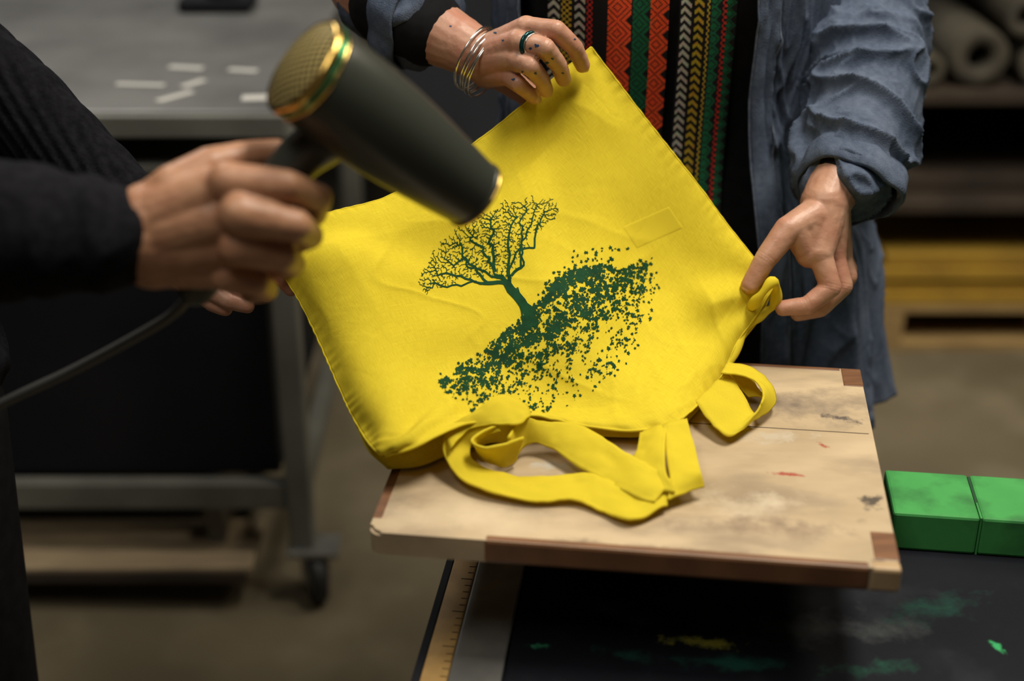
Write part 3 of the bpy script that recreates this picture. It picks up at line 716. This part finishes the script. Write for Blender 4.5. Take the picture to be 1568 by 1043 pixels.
def head(parent,c,face,skin,hairm,longhair):
    f=face.normalized(); s=f.cross(Vector((0,0,1))).normalized()
    e=lambda p,rx,ry,rz: Matrix.Translation(p)@Matrix((s,f,Vector((0,0,1)))).transposed().to_4x4()@Matrix.Diagonal((rx,ry,rz,1))
    up=Vector((0,0,1))
    solid('head',[[(c-up*.20-f*.02,.055),(c-up*.06-f*.02,.052)],[(c+f*.09-up*.0,.010),(c+f*.103-up*.028,.014)],[(c+f*.085-up*.062+s*.018,.008),(c+f*.092-up*.062,.009),(c+f*.085-up*.062-s*.018,.008)]],skin,parent,.004,4,
      ell=[e(c,.072,.092,.11),e(c-up*.055+f*.03,.052,.06,.055),e(c+s*.074,.010,.02,.03),e(c-s*.074,.010,.02,.03)])
    for k in (-1,1):
        solid('eye_%d'%(k+1),[[(c+f*.078+s*.03*k+up*.005,.012)]],EYEW,parent,.002,2)
        solid('iris_%d'%(k+1),[[(c+f*.0865+s*.03*k+up*.005,.005)]],DARK,parent,.001,1)
    ch=[[(c+up*.05-f*.05,.07),(c-up*.04-f*.07,.055)]]
    if longhair: ch+=[[(c-f*.05+s*.06*k+up*.02,.035),(c-f*.04+s*.08*k-up*.14,.032),(c-f*.02+s*.09*k-up*.26,.022)] for k in (-1,1)]
    solid('hair',ch,hairm,parent,.004,3,lambda p,n:.004*noise.noise(Vector((p.x*60,p.y*60,p.z*10))),ell=[e(c+up*.035-f*.012,.080,.096,.095)])
head(pd,Vector((CX,CY-.06,1.65)),Vector((-.1,-1,-.25)),SKIN,HAIR,True)
# --- person in black, holding the dryer
pb=grp('person_in_black_sweater')
f1=[C((350,280,.983,.0158),(438,284,.985,.0122),(488,303,1.012,.0108),(482,328,1.045,.0095)),
    C((368,328,.968,.0162),(452,345,.976,.0126),(474,361,1.012,.0108),(440,374,1.048,.0095)),
    C((366,377,.973,.0155),(430,392,.982,.0120),(448,404,1.016,.0103),(415,412,1.045,.009)),
    C((345,420,.985,.0130),(392,432,.992,.0106),(408,444,1.018,.0092),(385,450,1.04,.0082))]
t1=C((268,292,1.005,.020),(322,256,1.02,.0155),(385,240,1.042,.0128),(424,234,1.055,.0108))
p1_=[C((235,340,1.0,.031),(350,280,.988,.0145)),C((235,355,1.0,.033),(368,328,.978,.0145)),C((235,370,1.0,.033),(366,377,.983,.014)),C((235,385,1.0,.029),(345,418,.992,.013)),C((300,310,.998,.0165),(320,390,.996,.0165)),
     C((235,330,1.005,.026),(268,292,1.005,.02))]
a1=[C((235,362,1.0,.034),(170,358,.995,.035),(80,355,.985,.038))]
solid('dryer_hand',f1+[t1]+p1_+a1,SKIN2,pb,.0014,4,creases(joints(f1)+joints([t1],(2,))))
f2=[C((352,408,1.305,.012),(402,412,1.312,.0098),(432,426,1.305,.0088),(446,442,1.300,.008)),
    C((345,425,1.298,.012),(385,436,1.292,.0098),(408,450,1.295,.0085)),
    C((322,442,1.295,.0115),(350,460,1.285,.0092),(378,468,1.285,.0080)),
    C((305,445,1.30,.0105),(325,465,1.293,.0085),(345,473,1.290,.0075))]
t2=C((318,388,1.285,.0155),(375,385,1.272,.0118),(415,392,1.276,.0100),(441,400,1.286,.0085))
p2=[C((250,372,1.31,.027),(352,408,1.305,.013)),C((250,375,1.31,.027),(345,425,1.298,.013)),C((250,380,1.31,.026),(322,442,1.295,.013)),C((250,380,1.31,.026),(305,445,1.30,.012)),C((250,372,1.31,.026),(318,388,1.285,.016))]
solid('bag_hand',f2+[t2]+p2+[C((250,374,1.31,.028),(180,320,1.32,.033))],SKIN,pb,.0015,5,creases(joints(f2)))
nail('bag_hand_thumb_nail',t2[3][0],t2[2][0],Vector((0,-1,.5)),NAIL,pb,w=.0055,l=.0065,off=.0074)
BX=-.615
knit=lambda p,n:.0016*math.sin(p.x*520+p.z*300)
solid('sleeve_near',[W((BX,.97,1.36,.065),(BX-.03,.93,1.15,.060))+C((-70,345,.97,.056),(60,356,.985,.050),(130,360,.99,.0445),(158,362,.992,.043))],BLK,pb,.004,5,folds(Vector((1,0,0)),8,22,.005))
solid('sleeve_far',[W((BX,1.36,1.36,.062))+C((-90,80,1.36,.058),(20,165,1.35,.052),(120,258,1.335,.046),(225,350,1.315,.038))],BLK,pb,.0028,3,knit)
solid('sweater_torso',[W((BX,.99,1.36,.07),(BX,1.16,1.39,.085),(BX,1.34,1.36,.07)),W((BX,1.08,1.25,.11),(BX,1.08,.90,.115)),W((BX,1.24,1.25,.11),(BX,1.24,.90,.115))],BLK,pb,.007,6,folds(Vector((0,0,1)),6,14,.008))
solid('trousers',[W((BX,1.09,.93,.11),(BX,1.07,.82,.105),(BX+.01,1.06,.48,.072),(BX-.01,1.05,.09,.055)),W((BX,1.23,.93,.11),(BX,1.25,.82,.105),(BX+.01,1.27,.48,.072),(BX-.01,1.28,.09,.055))],BLK2,pb,.007,5)
solid('shoes',[W((BX-.03,1.05,.046,.043),(BX+.14,1.04,.036,.035)),W((BX-.03,1.28,.046,.043),(BX+.14,1.29,.036,.035))],SHOE,pb,.005,3)
head(pb,Vector((BX+.05,1.17,1.64)),Vector((1,.1,-.25)),SKIN2,HAIR,False)
# ------------------------------------------------------------------ steel cart on the left
ct=grp('steel_work_cart')
xa,xb,ya,yb=-1.75,-.345,2.10,3.15
box('top_plate',(xa,ya,.885),(xb,yb,.905),STEEL,ct,None,.003)
box('top_lip',(xa,ya-.012,.865),(xb,ya+.003,.9),STEELL,ct,None,.003)
box('drawer_shelf',(xa+.03,ya+.01,.80),(xb-.01,yb-.02,.815),STEELL,ct,None,.002)
for i,(x,y) in enumerate([(xb-.045,ya),(xb-.045,yb-.05),(xa,ya),(xa,yb-.05)]):
    box('leg_%d'%i,(x,y,.11),(x+.042,y+.042,.885),STEELL,ct,None,.004)
box('rail_front',(xa,ya+.006,.19),(xb-.045,ya+.036,.24),STEELL,ct,None,.003)
box('rail_side',(xb-.04,ya+.04,.19),(xb-.01,yb-.05,.235),STEELL,ct,None,.003)
box('dark_body',(xa+.03,ya+.045,.24),(xb-.06,yb-.45,.79),DARK,ct,None,.004)
box('lower_board',(xa+.05,ya-.03,.075),(xb-.11,ya+.13,.092),TRAY,ct,None,.002)
box('lower_board_edge',(xa+.05,ya-.034,.062),(xb-.12,ya-.022,.085),SHELF,ct,None,.002)
box('board_hanger_a',(xa+.3,ya+.05,.092),(xa+.33,ya+.08,.19),STEELL,ct,None,.002); box('board_hanger_b',(xb-.2,ya+.05,.092),(xb-.17,ya+.08,.19),STEELL,ct,None,.002)
for i,(x,y) in enumerate([(xb-.02,ya+.02),(xb-.02,yb-.03),(xa+.02,ya+.02),(xa+.02,yb-.03)]):
    Tc=frame(Vector((x-.015+.03,y-.01,.05)),Vector((1,.35,0)))
    lathe('caster_tyre_%d'%i,[(-.014,.032),(-.014,.046),(-.008,.05),(.008,.05),(.014,.046),(.014,.032)],Tc,RUB,ct,32)
    lathe('caster_hub_%d'%i,[(-.012,.002),(-.014,.034),(.014,.034),(.012,.002)],Tc,ALU,ct,32)
    box('caster_fork_%d'%i,(-.022,-.02,-.005),(-.018,.02,.05),ALU,ct,Matrix.Translation((x+.015,y-.01,.05))@Matrix.Rotation(.33,4,'Z'),.001)
    box('caster_fork_b%d'%i,(.018,-.02,-.005),(.022,.02,.05),ALU,ct,Matrix.Translation((x+.015,y-.01,.05))@Matrix.Rotation(.33,4,'Z'),.001)
    box('caster_plate_%d'%i,(x-.03,y-.035,.10),(x+.06,y+.03,.112),ALU,ct,None,.002)
sc=grp('reflection_tape_marks')  # thin pale slips put in for reflections and tape on the steel top
for i,(u,v,a,l,w) in enumerate([(215,130,-.1,.08,.016),(285,104,-.2,.06,.02),(268,148,.9,.07,.016),(296,128,1.0,.05,.016),(372,108,-.2,.05,.018),(395,150,.1,.05,.03)]):
    p=Z(u,v,.9055); Tm=Matrix.Translation(p)@Matrix.Rotation(a,4,'Z')
    box('pale_mark_%d'%i,(-l/2,-w/2,0),(l/2,w/2,.0012),PALE,sc,Tm,.0005)
tl=grp('clamp_tool')
p=Z(335,12,.906)
box('base',(-.07,-.05,0),(.07,.05,.025),DARK,tl,Matrix.Translation(p),.006); box('arm',(-.02,-.03,.025),(.02,.03,.10),DARK,tl,Matrix.Translation(p),.006)
lathe('knob',[(0,.004),(0,.022),(.02,.025),(.03,.02),(.032,.004)],Matrix.Translation(p+Vector((0,0,.10))),DARK,tl,24)
cb=grp('storage_cabinet')
box('carcass',(-.30,3.55,.06),(.72,4.1,.95),SOCK,cb,None,.006)
box('plinth',(-.28,3.57,0),(.70,4.08,.06),DARK,cb,None,0)
for i in range(3):
    box('drawer_%d'%i,(-.28,3.53,.10+i*.28),(.70,3.55,.36+i*.28),SOCK,cb,None,.004)
    tube('handle_%d'%i,[Vector((.1,3.515,.30+i*.28)),Vector((.32,3.515,.30+i*.28))],.006,ALU,cb)
sr=grp('storage_rack')
rx0,rx1,ry0,ry1=.80,2.6,3.12,3.9
for i,(x,y) in enumerate([(rx0,ry0+.02),(rx1,ry0+.02),(rx0,ry1),(rx1,ry1)]): box('post_%d'%i,(x,y,0),(x+.05,y+.05,1.5),SHELF,sr,None,.004)
for i,z in enumerate((.36,.62,1.05)): box('shelf_%d'%i,(rx0,ry0,z),(rx1+.05,ry1+.05,z+.03),SHELF,sr,None,.003)
box('back_sheet',(rx0,ry1+.05,.0),(rx1+.05,ry1+.06,1.5),DARK,sr,None,0)
box('stored_sheet',(rx0+.06,ry0+.06,.39),(rx1-.2,ry1-.05,.43),SHELF,sr,None,.004)
rl=grp('fabric_rolls')
for i,(x,z,r) in enumerate([(1.05,.720,.065),(1.19,.70,.046),(1.34,.72,.066),(1.14,.81,.045),(1.26,.835,.055),(.94,.69,.036),(1.50,.715,.06),(1.42,.83,.05)]):
    Tm=frame(Vector((x,ry0+.03,z)),Vector((0,1,0)))
    lathe('roll_%d'%i,[(.72,r*.42),(.02,r*.42),(0,r*.45),(0,r*.97),(.004,r),(.72,r),(.72,r*.5)],Tm,ROLL,rl,32)
pa=grp('wooden_pallet')
px0,px1,py0,py1=.86,2.2,3.08,3.85
py0=3.13
for i in range(3): box('bottom_slat_%d'%i,(px0,py0+i*.3,.0),(px1,py0+i*.3+.1,.022),PAL,pa,None,.002)
for i in range(4):
    for j in range(3): box('block_%d_%d'%(i,j),(px0+i*.42,py0+j*.3,.022),(px0+i*.42+.09,py0+j*.3+.1,.10),PAL,pa,None,.002)
for i in range(5): box('top_slat_%d'%i,(px0,py0+i*.15,.10),(px1,py0+i*.15+.11,.122),PAL,pa,None,.002)
cr=grp('ochre_board_stack')
for i in range(4): box('board_%d'%i,(px0+.01*i,py0+.01*(i%2),.1222+i*.032),(px1-.02*(i%2),py1-.1,.152+i*.032),CRATE,cr,None,.003)
ft=grp('far_worktable')
box('top',(-2.6,3.9,.87),(-.40,5.1,.91),STEEL,ft,None,.004)
for i,(x,y) in enumerate([(-2.55,3.95),(-.5,3.95),(-2.55,5.0),(-.5,5.0)]): box('leg_%d'%i,(x,y,0),(x+.05,y+.05,.87),STEELL,ft,None,.003)
box('modesty_panel',(-2.5,4.0,.3),(-.5,4.02,.87),DARK,ft,None,.003)
# ------------------------------------------------------------------ lights
def area(name,loc_,size,power,col,rot=(0,0,0),sy=None):
    l=bpy.data.lights.new(name,'AREA'); l.energy=power; l.color=col; l.size=size
    if sy: l.shape='RECTANGLE'; l.size_y=sy
    o=bpy.data.objects.new(name,l); o.location=loc_; o.rotation_euler=rot; link(o)
area('ceiling_light',(.80,1.25,3.2),.45,66,(1,.93,.80),(0,0,0),1.1)
area('ceiling_light.001',(-.7,.2,3.2),.6,23,(1,.94,.84),(0,0,0),1.3)
area('ceiling_light.002',(-1.3,3.4,3.2),.6,38,(1,.96,.90),(0,0,0),1.6)
area('ceiling_light.003',(1.9,2.3,3.2),.6,30,(1,.88,.70),(0,0,0),1.6)
w=bpy.data.worlds.new('World'); bpy.context.scene.world=w; w.use_nodes=True
w.node_tree.nodes['Background'].inputs[0].default_value=(.9,.95,1,1); w.node_tree.nodes['Background'].inputs[1].default_value=.15
# ------------------------------------------------------------------ camera
cd=bpy.data.cameras.new('camera'); cd.lens=50; cd.sensor_width=36; cd.dof.use_dof=True
cd.dof.focus_distance=1.42; cd.dof.aperture_fstop=2.1; cd.dof.aperture_blades=9
co=bpy.data.objects.new('camera',cd); co.location=CAM; co.rotation_euler=(math.pi/2-PITCH,0,0); link(co)
bpy.context.scene.camera=co
print('leaves',cnt,'nodes',len(nodes))
